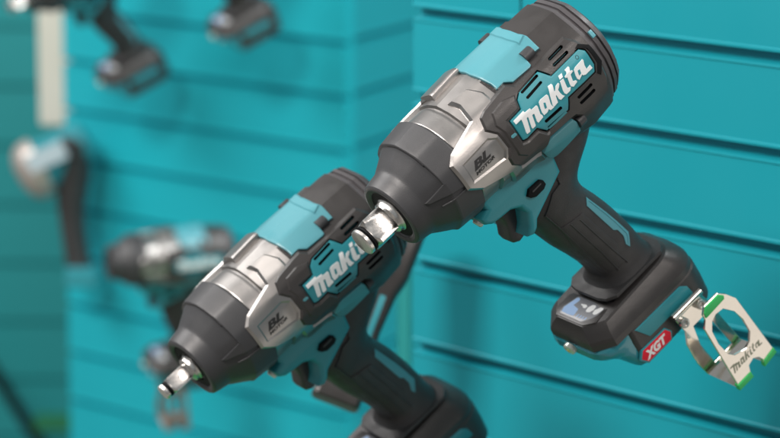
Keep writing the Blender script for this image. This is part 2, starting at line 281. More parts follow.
# traced outlines of the wrench, in millimetres on its own surfaces
DATA = {"cover_near": [[1.1, 28.8], [-5.8, 28.1], [-10.6, 33.1], [-27.2, 33.9], [-29.1, 33.1], [-30.1, 27.5], [-36.9, 27.8], [-43.0, 28.4], [-44.1, 15.8], [-42.6, 8.5]],
 "cover_front": [[6.3, 0.4], [1.9, 16.4], [0.8, 22.9]],
 "step": [[-44.1, 15.8], [-34.8, 18.5]],
 "plate": [[30.5, 8.2], [28.4, 18.2], [31.8, 31.9], [58.9, 39.5], [65.9, 45.4], [65.3, 67.7], [54.8, 76.6], [29.7, 85.4], [25.4, 106.4], [20.4, 109.6], [-4.7, 103.3], [0.2, 90.9], [18.4, 88.1], [23.2, 76.4], [20.4, 65.6], [20.3, 50.3], [20.3, 43.0], [9.4, 33.6], [8.7, 22.7], [13.9, 11.3]],
 "plate_inset": [[58.6, 50.4], [31.8, 49.0], [25.9, 53.2], [25.6, 64.8], [29.1, 70.1], [59.2, 66.2]],
 "lug": [[31.3, 8.6], [14.6, 12.5], [11.5, 20.7], [26.3, 21.3]],
 "lug_near": [[30.3, 7.7], [13.6, 10.9], [10.6, 19.7], [18.3, 20.2], [26.7, 18.5]],
 "ridge": [[7.0, 1.1], [42.2, -6.2]],
 "panel": [[27.1, 34.3], [21.1, 32.1], [7.3, 30.5], [-4.4, 29.2], [-9.3, 33.9], [-26.6, 34.5], [-45.1, 34.1], [-61.1, 33.7], [-65.4, 44.4], [-68.7, 52.3], [-69.6, 63.1], [-67.4, 71.4], [-56.6, 76.5], [-36.6, 76.9], [-28.5, 81.0], [-8.5, 81.5], [-5.2, 86.0], [1.1, 88.2], [19.9, 87.0], [28.4, 78.4], [29.1, 70.5], [24.9, 64.1], [25.7, 52.1], [31.4, 44.6]],
 "panel_face": [[18.7, 36.4], [4.9, 34.7], [-4.9, 37.8], [-2.2, 43.8], [0.5, 49.4], [12.2, 50.2], [12.3, 67.4], [9.1, 68.2], [-1.2, 67.3], [-6.9, 74.1], [-8.4, 75.3], [16.0, 74.3], [21.8, 72.2], [21.5, 53.8], [23.6, 46.8]],
 "inlay": [[-7.2, 40.8], [-27.9, 39.2], [-32.9, 47.6], [-61.5, 47.1], [-64.8, 50.9], [-64.3, 62.3], [-61.2, 66.6], [-33.6, 66.5], [-28.9, 73.4], [-6.9, 74.1], [-1.2, 67.3], [8.6, 68.3], [12.3, 67.4], [12.2, 50.2], [0.3, 49.6], [-2.2, 43.8]],
 "slot0": [[-8.5, 43.4], [-7.6, 42.4], [-8.4, 41.3], [-25.4, 40.3], [-26.2, 41.3], [-25.4, 42.3]],
 "slot1": [[-8.8, 48.4], [-7.9, 47.4], [-8.5, 46.4], [-24.1, 45.2], [-25.0, 46.1], [-24.4, 47.1]],
 "slot2": [[-9.4, 68.7], [-8.4, 67.6], [-9.0, 66.5], [-24.5, 66.8], [-25.5, 67.9], [-24.9, 69.0]],
 "slot3": [[-9.5, 74.2], [-8.3, 72.7], [-8.8, 71.4], [-26.0, 72.2], [-27.1, 73.6], [-26.7, 74.9]],
 "vent0": [[-40.2, 40.3], [-39.3, 39.2], [-40.3, 38.0], [-53.8, 37.4], [-54.7, 38.6], [-53.7, 39.8]],
 "vent1": [[-39.4, 45.2], [-38.4, 44.0], [-39.3, 42.8], [-53.5, 42.6], [-54.5, 43.7], [-53.6, 44.9]],
 "vent2": [[-40.2, 72.5], [-39.0, 71.3], [-39.4, 70.1], [-53.2, 69.5], [-54.4, 70.7], [-54.0, 71.9]],
 "vent3": [[-40.0, 77.1], [-38.9, 75.9], [-39.3, 74.7], [-53.4, 74.3], [-54.6, 75.6], [-54.2, 76.8]],
 "dash": [[17.9, 60.4], [18.7, 59.3], [18.1, 58.2], [14.8, 58.3], [13.9, 59.4], [14.5, 60.5]],
 "let_M": [[10.2, 52.1], [-0.1, 51.6], [-0.1, 53.0], [-5.0, 53.3], [-5.2, 54.7], [-10.0, 54.8], [-10.5, 55.7], [-8.9, 61.1], [-9.6, 62.5], [-9.4, 64.0], [-4.1, 64.6], [-3.8, 63.4], [-5.2, 58.2], [-4.5, 57.7], [-3.4, 57.8], [-1.5, 64.6], [-0.8, 65.1], [1.7, 65.1], [1.9, 64.1], [-0.1, 57.6], [-0.0, 56.5], [1.1, 56.7], [3.9, 65.0], [4.4, 65.5], [7.1, 65.4], [7.2, 64.2], [5.2, 57.2], [5.0, 54.8], [10.1, 55.0]],
 "let_a": [[-12.8, 54.7], [-14.1, 54.0], [-15.6, 53.9], [-21.0, 54.3], [-21.5, 55.5], [-19.6, 60.8], [-19.6, 62.9], [-20.4, 63.6], [-20.4, 64.2], [-16.9, 64.1], [-16.1, 62.6], [-13.9, 63.6], [-10.8, 63.5], [-10.6, 61.2], [-11.7, 57.5]],
 "let_ah": [[-15.4, 56.7], [-16.9, 57.4], [-15.7, 61.0], [-13.8, 61.0], [-14.1, 59.4]],
 "let_k": [[-25.6, 51.0], [-28.6, 51.3], [-28.9, 52.4], [-27.1, 56.1], [-27.7, 56.7], [-30.2, 54.4], [-33.1, 54.0], [-33.4, 55.0], [-31.8, 56.4], [-30.0, 57.4], [-30.0, 60.0], [-30.5, 61.9], [-31.6, 63.6], [-27.6, 63.8], [-26.7, 62.5], [-26.8, 59.2], [-26.0, 59.4], [-24.7, 63.6], [-20.7, 64.0], [-20.2, 62.9], [-22.7, 56.5]],
 "let_id": [[-36.4, 50.9], [-39.8, 51.0], [-38.5, 53.4], [-35.6, 53.3]],
 "let_i": [[-34.9, 54.1], [-38.1, 54.3], [-36.7, 60.3], [-37.1, 61.2], [-39.1, 62.0], [-37.3, 63.6], [-33.5, 63.6], [-32.6, 62.3], [-32.8, 60.2], [-34.5, 55.3]],
 "let_t": [[-42.7, 50.9], [-46.6, 50.7], [-46.9, 51.7], [-45.5, 53.6], [-47.2, 54.3], [-47.2, 55.2], [-44.3, 55.7], [-43.0, 60.1], [-45.2, 61.1], [-45.4, 62.4], [-41.1, 63.2], [-39.6, 61.9], [-39.8, 60.2], [-41.1, 55.6], [-39.7, 55.1], [-39.8, 54.0], [-42.2, 53.6], [-43.0, 52.3]],
 "let_b": [[-48.4, 55.0], [-50.4, 54.2], [-56.5, 53.9], [-58.4, 53.7], [-58.6, 54.8], [-57.1, 57.7], [-56.8, 60.9], [-57.7, 60.6], [-60.8, 60.3], [-61.1, 63.0], [-53.8, 63.0], [-51.9, 62.1], [-51.4, 61.2], [-47.5, 62.5], [-46.7, 61.1], [-47.0, 58.6]],
 "let_bh": [[-50.2, 56.9], [-52.4, 57.2], [-51.5, 60.1], [-49.2, 60.5], [-49.3, 59.3]],
 "reg": [[-56.4, 50.6]],
 "bl_B": [[53.6, 57.7], [50.6, 54.4], [45.5, 53.6], [41.9, 54.8], [42.2, 55.9], [44.2, 57.5], [45.4, 58.0], [45.0, 59.2], [47.0, 60.0], [52.2, 58.7]],
 "bl_Bh1": [[48.7, 55.3], [45.4, 55.2], [45.1, 55.8], [46.4, 56.4], [48.6, 56.1]],
 "bl_Bh2": [[50.7, 57.3], [49.4, 57.0], [47.0, 57.4], [46.9, 58.1], [48.6, 58.5], [50.7, 57.9]],
 "bl_L": [[43.8, 59.6], [39.9, 55.2], [38.6, 54.3], [36.6, 54.8], [36.8, 55.6], [39.6, 58.7], [34.0, 59.3], [34.4, 60.2], [35.6, 60.6]],
 "motor": [[54.5, 59.5], [55.2, 61.0], [34.6, 62.7], [34.3, 61.1]],
 "lower": [[51.7, -36.4], [59.4, -39.0], [58.0, -45.2], [53.0, -48.8], [46.4, -50.0], [35.6, -51.0], [27.9, -55.6], [25.3, -63.4], [29.2, -73.6], [34.0, -79.1], [28.5, -81.2], [24.0, -78.5], [20.4, -72.9], [-12.8, -56.9], [-13.9, -44.2], [-42.5, -43.4], [-41.0, -31.5]],
 "tealstrip": [[-7.1, -20.2], [-10.2, -15.8], [-30.7, -16.3], [-32.1, -28.1], [-4.0, -28.9], [-0.2, -26.5], [1.5, -19.7]],
 "tealstrip_c": [[-7.7, 89.8], [-9.8, 83.9], [-29.7, 83.3], [-34.1, 98.6], [-10.6, 109.5], [-5.2, 104.6], [-0.2, 91.6]],
 "screw2": [[-36.7, 91.6]],
 "screw1": [[-36.1, 24.8]],
 "button": [[20.6, -48.7], [18.8, -52.8], [14.6, -56.2], [5.7, -55.4], [3.2, -53.8], [3.8, -50.3], [6.1, -47.2], [17.0, -46.2]],
 "led": [[53.7, -48.3]],
 "stripe": [[-24.4, -94.6], [-33.3, -118.7], [-37.2, -130.7], [-41.2, -145.2], [-35.2, -154.0], [-33.2, -149.7], [-35.0, -143.1], [-33.3, -135.7], [-30.1, -132.6], [-20.4, -99.3]],
 "stripe_in": [[-24.5, -98.1], [-31.7, -118.6], [-35.2, -129.7], [-38.9, -144.5], [-35.0, -151.4], [-34.4, -149.7], [-36.6, -143.5], [-34.7, -135.4], [-30.3, -131.2], [-22.4, -100.4]],
 "grip": [[6.3, -97.6], [-14.3, -100.6], [-27.5, -143.8], [-23.8, -151.9], [-24.2, -155.4], [-8.1, -159.0], [1.3, -119.8]],
 "l1": [[12.9, -78.8], [7.1, -96.1], [-11.4, -161.0]],
 "l2": [[-1.4, -100.0], [-13.3, -140.4], [-18.6, -162.8]],
 "l3": [[-9.6, -102.4], [-22.6, -147.4], [-27.4, -162.2]],
 "l4": [[6.3, -97.6], [-14.3, -100.6], [-27.5, -143.8], [-24.4, -150.8]],
 "l5": [[-8.3, -61.4], [-8.2, -64.6], [0.4, -66.5], [12.7, -78.1]],
 "hb": [[-12.7, -56.5], [17.2, -78.1]],
 "display": [[22.5, -15.5], [18.2, -16.2], [5.3, -11.8], [4.8, -9.7], [4.8, 16.8], [6.9, 19.0], [13.6, 18.6], [18.6, 16.1], [24.1, 10.4], [23.9, -13.5]],
 "strip": [[1.9, -199.1], [-47.1, -200.8], [-55.9, -209.1], [-57.7, -216.0], [-6.5, -213.5]],
 "xgt": [[7.3, -223.2], [4.6, -219.4], [-18.8, -220.1], [-21.5, -223.7], [-19.6, -228.1], [3.6, -227.5]],
 "xgt_b": [[8.9, -223.5], [4.8, -218.4], [-19.3, -219.2], [-23.0, -224.6], [-20.4, -230.1], [3.7, -230.0], [8.6, -224.9]],
 "bfront": [[31.1, -198.9], [22.5, -203.0], [10.9, -203.7], [2.5, -217.1], [5.8, -237.4], [21.8, -217.0], [29.4, -211.1], [41.7, -200.2], [50.8, -187.8], [55.2, -174.4], [51.3, -164.7]],
 "hook_front": [[-39.3, -213.0], [-43.4, -207.6], [-58.4, -208.7], [-64.1, -214.7], [-70.2, -224.1], [-71.4, -234.1], [-80.7, -290.1], [-65.8, -293.0], [-67.0, -289.8], [-64.4, -281.9], [-59.7, -277.9], [-52.3, -280.3], [-53.0, -290.2], [-37.9, -290.5], [-39.5, -285.6], [-34.3, -223.9], [-35.9, -217.1]],
 "hook_hole": [[-40.1, -230.5], [-43.9, -223.7], [-49.1, -221.4], [-56.4, -222.5], [-63.5, -231.9], [-67.1, -243.8], [-67.7, -257.2], [-63.5, -263.8], [-58.2, -266.1], [-47.5, -262.8], [-43.0, -256.7], [-40.0, -243.7]],
 "hook_back": [[-29.0, -214.1], [-32.2, -233.1], [-27.9, -241.7], [-28.2, -261.3], [-30.9, -276.9], [-43.3, -279.2]],
 "hook_arm2": [[-56.5, -237.2], [-61.7, -239.5], [-64.8, -244.1], [-69.3, -273.7], [-70.9, -281.2], [-60.3, -279.6]],
 "hook_clamp": [[-27.9, -209.7], [-30.0, -215.9], [-58.2, -219.6], [-56.1, -213.3]],
 "cap1": [[-40.0, -213.7], [-41.2, -208.6], [-57.5, -208.4], [-62.3, -213.9], [-60.7, -215.6], [-41.1, -215.7]],
 "d_blue": [[22.3, -13.7], [18.0, -15.0], [7.0, -11.7], [6.0, -10.1], [7.2, -7.8], [9.0, -7.5], [13.6, -8.8], [15.2, -1.9], [17.3, -1.0], [22.1, -0.4], [22.6, -6.0]],
 "d_key": [[10.3, -3.6], [9.7, -1.0], [9.3, 1.7], [10.4, 3.6], [12.5, 2.9], [12.6, 0.6], [11.5, -0.3], [11.1, -2.7]],
 "d_o1": [[14.1, 5.6], [10.9, 4.9], [7.4, 6.5], [6.8, 9.5], [7.9, 10.9], [11.1, 11.3], [14.1, 9.8], [15.0, 7.1]],
 "d_o2": [[14.0, 13.1], [10.9, 12.2], [6.7, 15.1], [6.5, 17.5], [7.7, 18.7], [10.5, 18.0], [13.5, 16.9], [14.7, 15.1]],
 "d_b1": [[22.0, 2.3], [18.9, 2.8], [19.1, 3.8], [22.1, 3.3]],
 "d_b2": [[22.0, 5.2], [19.0, 5.7], [19.1, 6.6], [22.2, 6.2]],
 "d_b3": [[21.9, 7.9], [19.1, 8.4], [19.2, 9.3], [22.0, 9.1]],
 "d_b4": [[21.5, 10.7], [19.1, 11.3], [19.1, 12.3], [21.8, 12.0]]}
POSE = {"w1": [[-0.68561, 0.59168, -0.4241], [-0.42934, -0.79912, -0.42081], [-0.58789, -0.10643, 0.80191], [0.0732, 2.079, 1.2951]], "w2": [[-0.69562, 0.60841, -0.38202], [-0.43702, -0.78043, -0.44715], [-0.57019, -0.1441, 0.80877], [-0.0756, 2.2408, 1.1482]], "w3": [[-0.70881, 0.47512, -0.21503], [-0.37228, -0.71507, -0.35282], [-0.36522, -0.19322, 0.77697], [-0.4261, 4.1452, 1.1996]], "w4": [[-0.66854, 0.44813, -0.20281], [-0.35112, -0.67444, -0.33277], [-0.34447, -0.18224, 0.73282], [-0.2541, 3.9565, 1.2798]], "w6": [[-0.8037, 0.29279, 0.08905], [-0.3045, -0.74013, -0.31477], [-0.03052, -0.32569, 0.79535], [-0.2852, 3.9071, 0.8401]], "hk": [[-0.8037, 0.29279, 0.08905], [-0.3045, -0.74013, -0.31477], [-0.03052, -0.32569, 0.79535], [-0.329, 3.9066, 0.8375]]}
# ---- body shape of the wrench (millimetres; x forward along the drive, y to the left side, z up)
TH=[0,18,40,55,70,90,105,120,140,160,180]
ST=[(54,[38]*11),(36,[38]*11),(35,[40.6,39.9,40.8,41,41,41,41,41,40,40,40]),
(5,[43,42,42.2,42.5,43,43,43,42,42,42,42]),(-5,[42.3,42.6,42,42.5,43.5,44,44,45,46,45,44]),
(-50,[42.3,43.6,41.5,43,44,44.8,46,48.5,53,52,50]),(-70,[42,43.3,41.5,42.5,43.2,44,44.5,46,51,50,48]),
(-80,[40,41.3,39.8,40.6,41.4,42,42.5,44,47,46,44]),(-86,[36,37.5,36.5,37,38,38.5,39,40,42,41,40]),(-90,[30,31,30.5,31,32,32,32,33,34,33,32])]
def body_r(x,th):
    t=abs((th+180)%360-180)
    def at(row):
        for i in range(10):
            if t<=TH[i+1]:
                # straight chord between the two control radii gives flat facets
                a,b=math.radians(TH[i]),math.radians(TH[i+1]);ra,rb=row[i],row[i+1];q=math.radians(t)
                den=ra*math.sin(q-a)+rb*math.sin(b-q)
                c=ra*rb*math.sin(b-a)/den
                w=(q-a)/(b-a); arc=ra*(1-w)+rb*w
                wq=.85 if x<35 else 0 if x>=35.9 else .4
                return wq*c+(1-wq)*arc
        return row[-1]
    if x>=ST[0][0]: return at(ST[0][1])
    if x<=ST[-1][0]: return at(ST[-1][1])
    for (x0,r0),(x1,r1) in zip(ST,ST[1:]):
        if x1<=x<=x0:
            w=(x0-x)/(x0-x1); return at(r0)*(1-w)+at(r1)*w
PT=[(70,[41.6]*11),(54,[41.4]*11)]+ST[2:]
def plate_r(x,th):
    global ST
    k=ST
    ST=PT
    try: return body_r(x,th)
    finally: ST=k
HT=[(-26,-6,-72,25),(-40,0,-68,25),(-50,3,-61,24.5),(-58,10,-53,24),(-64,16,-45,23.5),(-70,20,-37.5,23),(-75,22,-33,22.5),(-80,22.5,-30.5,22),(-85,22,-29.7,21.5),(-92,18.5,-31,20.5),(-99,16.5,-33.8,20.2),(-106,14,-37,20),(-120,9,-42.3,19.5),
(-137,1,-47.5,19.5),(-150,-4.5,-50.5,20),(-160,-7.5,-52.5,20.5),(-166,-8.5,-54,21.2),(-170,-7,-55,22.5),(-173,-3.5,-56.8,24),(-175.5,0,-58,25)]
def hrow(z):
    if z>=HT[0][0]: return HT[0][1:]
    for a,b in zip(HT,HT[1:]):
        if b[0]<=z<=a[0]:
            w=(a[0]-z)/(a[0]-b[0]); w=w*w*(3-2*w) if False else w
            return tuple(a[i]*(1-w)+b[i]*w for i in (1,2,3))
    return HT[-1][1:]
HN=2.6
def handle_y(x,z):
    f,b,h=hrow(z); c=(f+b)/2;a=(f-b)/2
    u=min(.985,abs((x-c)/a))
    return h*(1-u**HN)**(1/HN)
BT=[(106,25.2),(105,26),(101,27),(93,28.3),(90,30),(78,37.2),(76.5,38.6),(66,39.8),(54,41),(53,41)]
def boot_r(x,th=0):
    if x>=BT[0][0]: return BT[0][1]
    for (x0,r0),(x1,r1) in zip(BT,BT[1:]):
        if x1<=x<=x0: return r0+(r1-r0)*(x0-x)/(x0-x1)
    return BT[-1][1]
def boot_facet(x,th):
    if x>=93: return 0
    w=min(1,(93-x)/7)*min(1,max(0,(x-51)/4))
    a=(th%30)-15; r=boot_r(x)
    return w*.5*((r+.5)*math.cos(math.radians(15))/math.cos(math.radians(a))-r)
# ------------------------------------------------------------------ the wrench
def mir(l): return l+[(x, -s) for x, s in reversed(l)]
def make_anvil(root, a, r0):
    """square drive of side a with rounded nose and ring groove"""
    rot = math.radians(40)
    def sq(x, h, n=48, p=22):
        out = []
        for i in range(n):
            t = 2*math.pi*i/n; c, s = math.cos(t), math.sin(t)
            k = h/((abs(c)**p+abs(s)**p)**(1/p)); y, z = k*c, k*s
            out.append((x, y*math.cos(rot)-z*math.sin(rot), y*math.sin(rot)+z*math.cos(rot)))
        return out
    def ci(x, r, n=48): return [(x, r*math.cos(2*math.pi*i/n+rot), r*math.sin(2*math.pi*i/n+rot)) for i in range(n)]
    h = a/2
    R = [ci(98, r0*1.2), ci(105.2, r0*1.2), ci(105.8, r0*1.14), ci(107, r0*1.1), ci(108.6, r0*1.08), sq(110.2, h*.98, p=5), sq(111.4, h*1.02), sq(126.6, h*1.02), sq(127.8, h*.97, p=5), ci(128.8, h*.98)]
    o = from_bm('square_drive', rings_bm(R), M['steel'], root, 35)
    from_bm('retaining_ring', rings_bm([ci(129, h*.9), ci(129.3, h*.97), ci(130.6, h*.97), ci(131, h*.88), ci(131.4, h*.97), ci(132, h*.98)]), M['dark'], o)
    from_bm('drive_tip', rings_bm([ci(131.8, h*.93), ci(132.2, h*.99), ci(134.4, h*.99), ci(135.1, h*.92), ci(135.3, h*.75)]), M['steel'], o, 35)
    # detent ball on the upper flat and cast marks
    c = Vector((118, 0, 0)); ax = Vector((0, -math.sin(rot), math.cos(rot)))
    cyl_dir('detent_pin', c+ax*(h*1.0), ax, 2.2, 1.0, M['dark'], o, 16, .4)
    return o
def make_wrench(label, M4, group, anvil=20.5, sm=11.5):
    on_body = globals()['on_body']
    root = thing('impact_wrench', label, 'impact wrench', group, M4)
    # --- nose boot
    prof = [(103.6, 12.5), (104.4, 16), (104.4, 19.5), (105.2, 20), (105.9, 21), (106.4, 23.2), (106, 25.0), (105, 26), (101, 27.0), (97, 27.6), (93.3, 28.2), (91.6, 28.9), (90, 30.0), (84, 33.6), (79, 36.6), (77.2, 37.9), (76.2, 39.0), (75, 39.5), (66, 40.1), (56, 41.0), (54.4, 40.8), (54, 40), (52, 36.5)]
    boot = from_bm('nose_boot', rings_bm([[(x, (r+boot_facet(x, 3.75*i))*math.sin(math.radians(3.75*i)), (r+boot_facet(x, 3.75*i))*math.cos(math.radians(3.75*i))) for i in range(96)] for x, r in prof], True, True, False), M['rubber'], root, 15)
    lathe('boot_bore', [(104.6, 19.4), (104.7, 13), (100, 12.8)], M['dark'], boot, 48, False, False)
    for a in (0, 1):
        sg = 1 if not a else -1
        patch('boot_shell', [(77.4, sg*-30), (77.2, sg*18), (77.0, sg*30), (76.5, sg*52), (91.8, sg*57), (90, sg*60), (66, sg*64), (55.5, sg*62), (55.5, sg*-30)] if sg > 0 else
              [(77.4, 31), (77, -30), (76.5, -52), (91.8, -57), (90, -60), (66, -64), (55.5, -62), (55.5, 31)], on_boot, 1.9 if sg > 0 else 1.85, -1, M['rubber'], boot, .6, smooth=15, grid=2.5)
        patch('boot_rib', [(84, sg*68), (84, sg*69.5), (60, sg*67.5), (60, sg*66)], on_boot, 1.2, -1, M['rubber'], boot, .5, grid=2.5)
    # --- cast gear case
    xs = [55, 48, 40, 36, 35.4, 34.9, 28, 20, 12, 5, 0, -6]
    def ring(x, dr=0, n=96):
        return [tuple(on_body(x, 44*math.radians(360*i/n), dr)) for i in range(n)]
    case = from_bm('gear_case', rings_bm([ring(x) for x in xs], cap0=False, cap1=False), M['alu'], root, 22)
    patch('case_ring', [(53, -138), (53, 138), (37.5, 138), (37.5, -138)], on_body, .7, -1, M['alu'], case, .6, grid=4)
    patch('case_lug', [(30.5, -9), (29.5, -31), (1.5, -33), (2.5, -9)], on_body, 4.4, -1, M['alu'], case, 1.1, grid=2.5)
    pl = [tuple(q) for q in DATA['plate']]
    pocket = [(29, 27), (27.2, 23), (38, 27), (51, 35), (48, 37.5), (33, 33)]
    for mr in (False, True):
        g = patch('badge_plate', pl, on_plate, 3.0, -4, M['alu'], case, 1.9, sunk=[(DATA['plate_inset'], 1.1, 1.3)], grid=2.5, mirror=mr, steps=1, smooth=24)
        if not mr:
            h0 = 1.95
            text_mesh('badge_lettering', 'BL', ((53.4, 60.6), (-17.0, -.3), (0, -6.2)), on_plate, h0+.05, M['ink'], g, .045, .35, .1)
            text_mesh('badge_lettering', 'MOTOR', ((53.8, 63.9), (-19.0, -.3), (0, -2.4)), on_plate, h0+.05, M['ink'], g, .035, .2, .1)
    # --- rear housing
    xs = [4, 0, -5, -12, -20, -28, -36, -44, -50, -56, -62, -68, -71.5, -72.3]
    hous = from_bm('rear_housing', rings_bm([ring(x, 0 if x > -72 else -1.3) for x in xs], cap0=False, cap1=False), M['black'], root, 14)
    cp = from_bm('rear_cap', rings_bm([ring(x, d) for x, d in ((-71.8, -1.2), (-73.5, -1.1), (-75, -1.2), (-75.3, -2.6), (-77, -2.8), (-77.3, -1.2), (-80.5, -.6), (-80.8, -2.4), (-82.3, -2.4), (-82.6, -.3), (-86, .2), (-88.5, 0), (-90, -2))], cap0=False), M['cap'], root, 22)
    patch('cap_mark', [(-77.6, 44), (-81, 44), (-81, 50), (-77.6, 50)], on_body, .8, -2.0, M['teal_lit'], cp, .2, grid=2)
    # --- top cover
    cv = mir([(3.6, 5), (2.0, 16.5), (0.9, 23), (1.1, 28.8), (-5.8, 28.6), (-10.6, 33.1), (-27.2, 33.9), (-29.1, 33.1), (-30.0, 27.5), (-36.9, 27.8), (-42.9, 28.4), (-44.1, 15.9), (-42.5, 8.6)])
    cov = patch('top_cover', cv, on_body, 2.3, -1, M['teal_lit'], root, .8, grid=2.5, smooth=20)
    patch('cover_rear_step', mir([(-33.5, 6), (-35, 17.2), (-43, 14.6), (-41.6, 5)]), on_body, 3.2, 1.5, M['teal_lit'], cov, .9, grid=2.5, steps=1, smooth=20)
    for s in (1, -1):
        p = on_body(-29.5, 25.0*s, .2); cyl_dir('cover_screw', p, (-1, .0, .0), 4.6, 9, M['rubber'], cov, 24, .8, 2.2)
    # --- side panels with inlay, vents and lettering
    pn = [(27, 34.3), (21.1, 32.1), (7.2, 30.5), (-4.3, 29.3), (-9.2, 34.6), (-26.6, 35), (-45.1, 34.1), (-60.5, 33.7), (-65.4, 42), (-68.6, 52.2), (-69.5, 63), (-69.6, 76), (-66, 87), (-37, 87), (-31.5, 82.3), (-28.6, 82), (-8.5, 82), (-5.1, 86.2), (1.2, 88.3), (19.9, 86.9), (28.5, 78.3), (29.1, 70.5), (25, 64.1), (25.8, 52.1), (31.4, 44.6)]
    inl = DATA['inlay']
    for mr in (False, True):
        on_body = (lambda x, s_, h: globals()['on_body'](x, s_, h-2.0)) if mr else globals()['on_body']
        pnl = patch('side_panel', pn, on_body, 4.4, -2, [M['black'], M['dark']], root, 2.6, sunk=[(inset(ccw(inl), -.7), 3.6, .3)],
                    holes=[(DATA[k], 4) for k in ('vent0', 'vent1', 'vent2', 'vent3')], grid=2.5, mirror=mr, steps=1, smooth=20)
        il = patch('side_inlay', inset(ccw(inl), .45), on_body, 4.2, .5, [M['teal'], M['dark']], pnl, .4, holes=[(DATA[k], 2.5) for k in ('slot0', 'slot1', 'slot2', 'slot3')], grid=2.5, mirror=mr)
        patch('panel_gap_shade', [(-59.5, 45.6), (-63.5, 44.6), (-69.5, 50), (-70.2, 64), (-64, 71), (-61.8, 68.0), (-66.2, 62.8), (-66.6, 51)], on_body, 4.62, 3, M['dark'], pnl, .1, grid=2.5, mirror=mr)  # raised dark patch; shade of a recess put into its colour
        pf = patch('panel_bracket', [(22.5, 46.5), (18.2, 38.5), (6, 37.2), (-3.8, 40.2), (-1.2, 43.5), (1.2, 48.6), (13.5, 49.2), (13.5, 68.2), (9.6, 69.6), (-.6, 68.8), (-6.2, 75.4), (-9, 75.6), (-7.5, 79), (14.5, 79.2), (20.5, 73.5), (20.8, 60), (20.5, 54)], on_body, 5.5, 3, M['black'], pnl, 1.1, grid=2.5, mirror=mr, steps=1, smooth=20)
        patch('panel_mark', DATA['dash'], on_body, 5.7, 4, M['teal_lit'], pnl, .1, grid=2.5, mirror=mr)
        for k in ('vent0', 'vent1', 'vent2', 'vent3'):
            v = DATA[k]; patch('vent_louvre', inset(ccw(v), 1.05), on_body, 2.2, .5, M['teal'], pnl, .1, grid=4, mirror=mr)
        if not mr:
            for k in 'M a k id i t b'.split():
                hs = {'a': 'let_ah', 'b': 'let_bh'}.get(k)
                patch('logo_letter', DATA['let_'+k], on_body, 4.55, 4.0, M['white'], il, .05, grid=2.5, steps=1)
                if hs: patch('logo_counter', sliced(DATA[hs], .92), on_body, 4.63, 4.2, M['teal'], il, .02, grid=2.5, steps=1)
            bm = bmesh.new(); n = 20; R = [[on_body(-56.4+r*math.cos(2*math.pi*i/n), 50.6+r*math.sin(2*math.pi*i/n), 4.25) for i in range(n)] for r in (1.1, 1.4)]
            from_bm('trademark_ring', rings_bm(R, cap0=False, cap1=False), M['dark'], il)
    on_body = globals()['on_body']
    # --- lower housing, trigger and switches
    lo = [tuple(q) for q in DATA['lower'][:-2]]+[(-44, -34), (-44, -18), (40, -18), (53, -30)]
    lo = [q for q in lo if q != tuple(DATA['lower'][-3])] if False else lo
    def slab(name, poly, b, bev, m, par, grid=6, steps=3, yf=None):
        bm = bmesh.new(); P0 = ccw(dedupe(poly)); rr = []
        for k in range(steps+1):
            t = k/steps*math.pi/2; rr.append((inset(P0, bev*(1-math.sin(t))) if False else inset(P0, bev*(1-math.cos(t))), b-bev+bev*math.sin(t)))
        rr = [(R, -y) for R, y in reversed(rr)]+rr
        V = [[bm.verts.new((x, y*(yf(x, z) if yf else 1), z)) for x, z in R] for R, y in rr]
        for A, B in zip(V, V[1:]):
            for i in range(len(A)):
                j = (i+1) % len(A); bm.faces.new((A[i], B[i], B[j], A[j]))
        for L in (V[0], V[-1]):
            for t in tessellate_polygon([[Vector((v.co.x, v.co.z, 0)) for v in L]]):
                try: bm.faces.new([L[i] for i in t])
                except ValueError: pass
        return from_bm(name, bm, m, par, 35)
    low = slab('lower_housing', lo, 25.2, 3.2, M['teal'], root)
    for s in (1, -1):
        st = patch('side_rail', [(-5, 84.5), (-9.5, 83.4), (-29.8, 83.5), (-32.3, 88), (-34.1, 98.5), (-10.6, 109.5), (-5.1, 104.1), (-.2, 91.6)], on_body, 3.0, -4, M['teal_lit'], low, .8, grid=2.5, mirror=s < 0)
        p = on_body(-33, 90.5, 1.0); p.y *= s; cyl_dir('rail_screw', p, (-1, 0, 0), 4.4, 6.5, M['rubber'], low, 24, .8, 2)
    slab('trigger', [(41, -52), (38.5, -60), (36.6, -67), (36.7, -75), (39.3, -82.5), (38.2, -87), (33.5, -89.5), (28.5, -88.5), (26, -80), (22, -66), (20, -52)], 9.5, 4, M['rubber'], root)
    for s in (1, -1):
        b = patch('direction_button', [(20.8, -50.5), (18.8, -53.6), (14.6, -56), (6.5, -55.8), (3.2, -53.6), (3.6, -50.0), (6.1, -47.2), (17.0, -46.6)], on_side(25.2), 2.6, -1, M['dark'], root, 1.6, grid=0, mirror=s < 0)
        patch('button_rib', [(16, -49), (7, -48.8), (7, -50), (16, -50.4)], on_side(25.2), 3.1, 1, M['rubber'], b, .4, grid=0, mirror=s < 0)
    for s in (1, -1):
        cyl_dir('work_lamp', (52, 15*s, -43.5), (1, 0, -.35), 4.0, 8.5, M['lens'], low, 20, 1.4)
    # --- handle
    hr = []
    z = -26
    zs = [-26-3*i for i in range(47)]+[-166, -168.5, -171, -173.5, -175.5]
    for z in sorted(set(zs), reverse=True):
        if z < -175.5: continue
        f_, b_, h_ = hrow(z); c, a = (f_+b_)/2, (f_-b_)/2; R = []
        for i in range(64):
            t = 2*math.pi*i/64; cc, ss = math.cos(t), math.sin(t)
            R.append((c+a*math.copysign(abs(cc)**(2/HN), cc), h_*math.copysign(abs(ss)**(2/HN), ss), z))
        hr.append(R)
    hd = from_bm('handle', rings_bm(hr), M['grip'], root, 40)
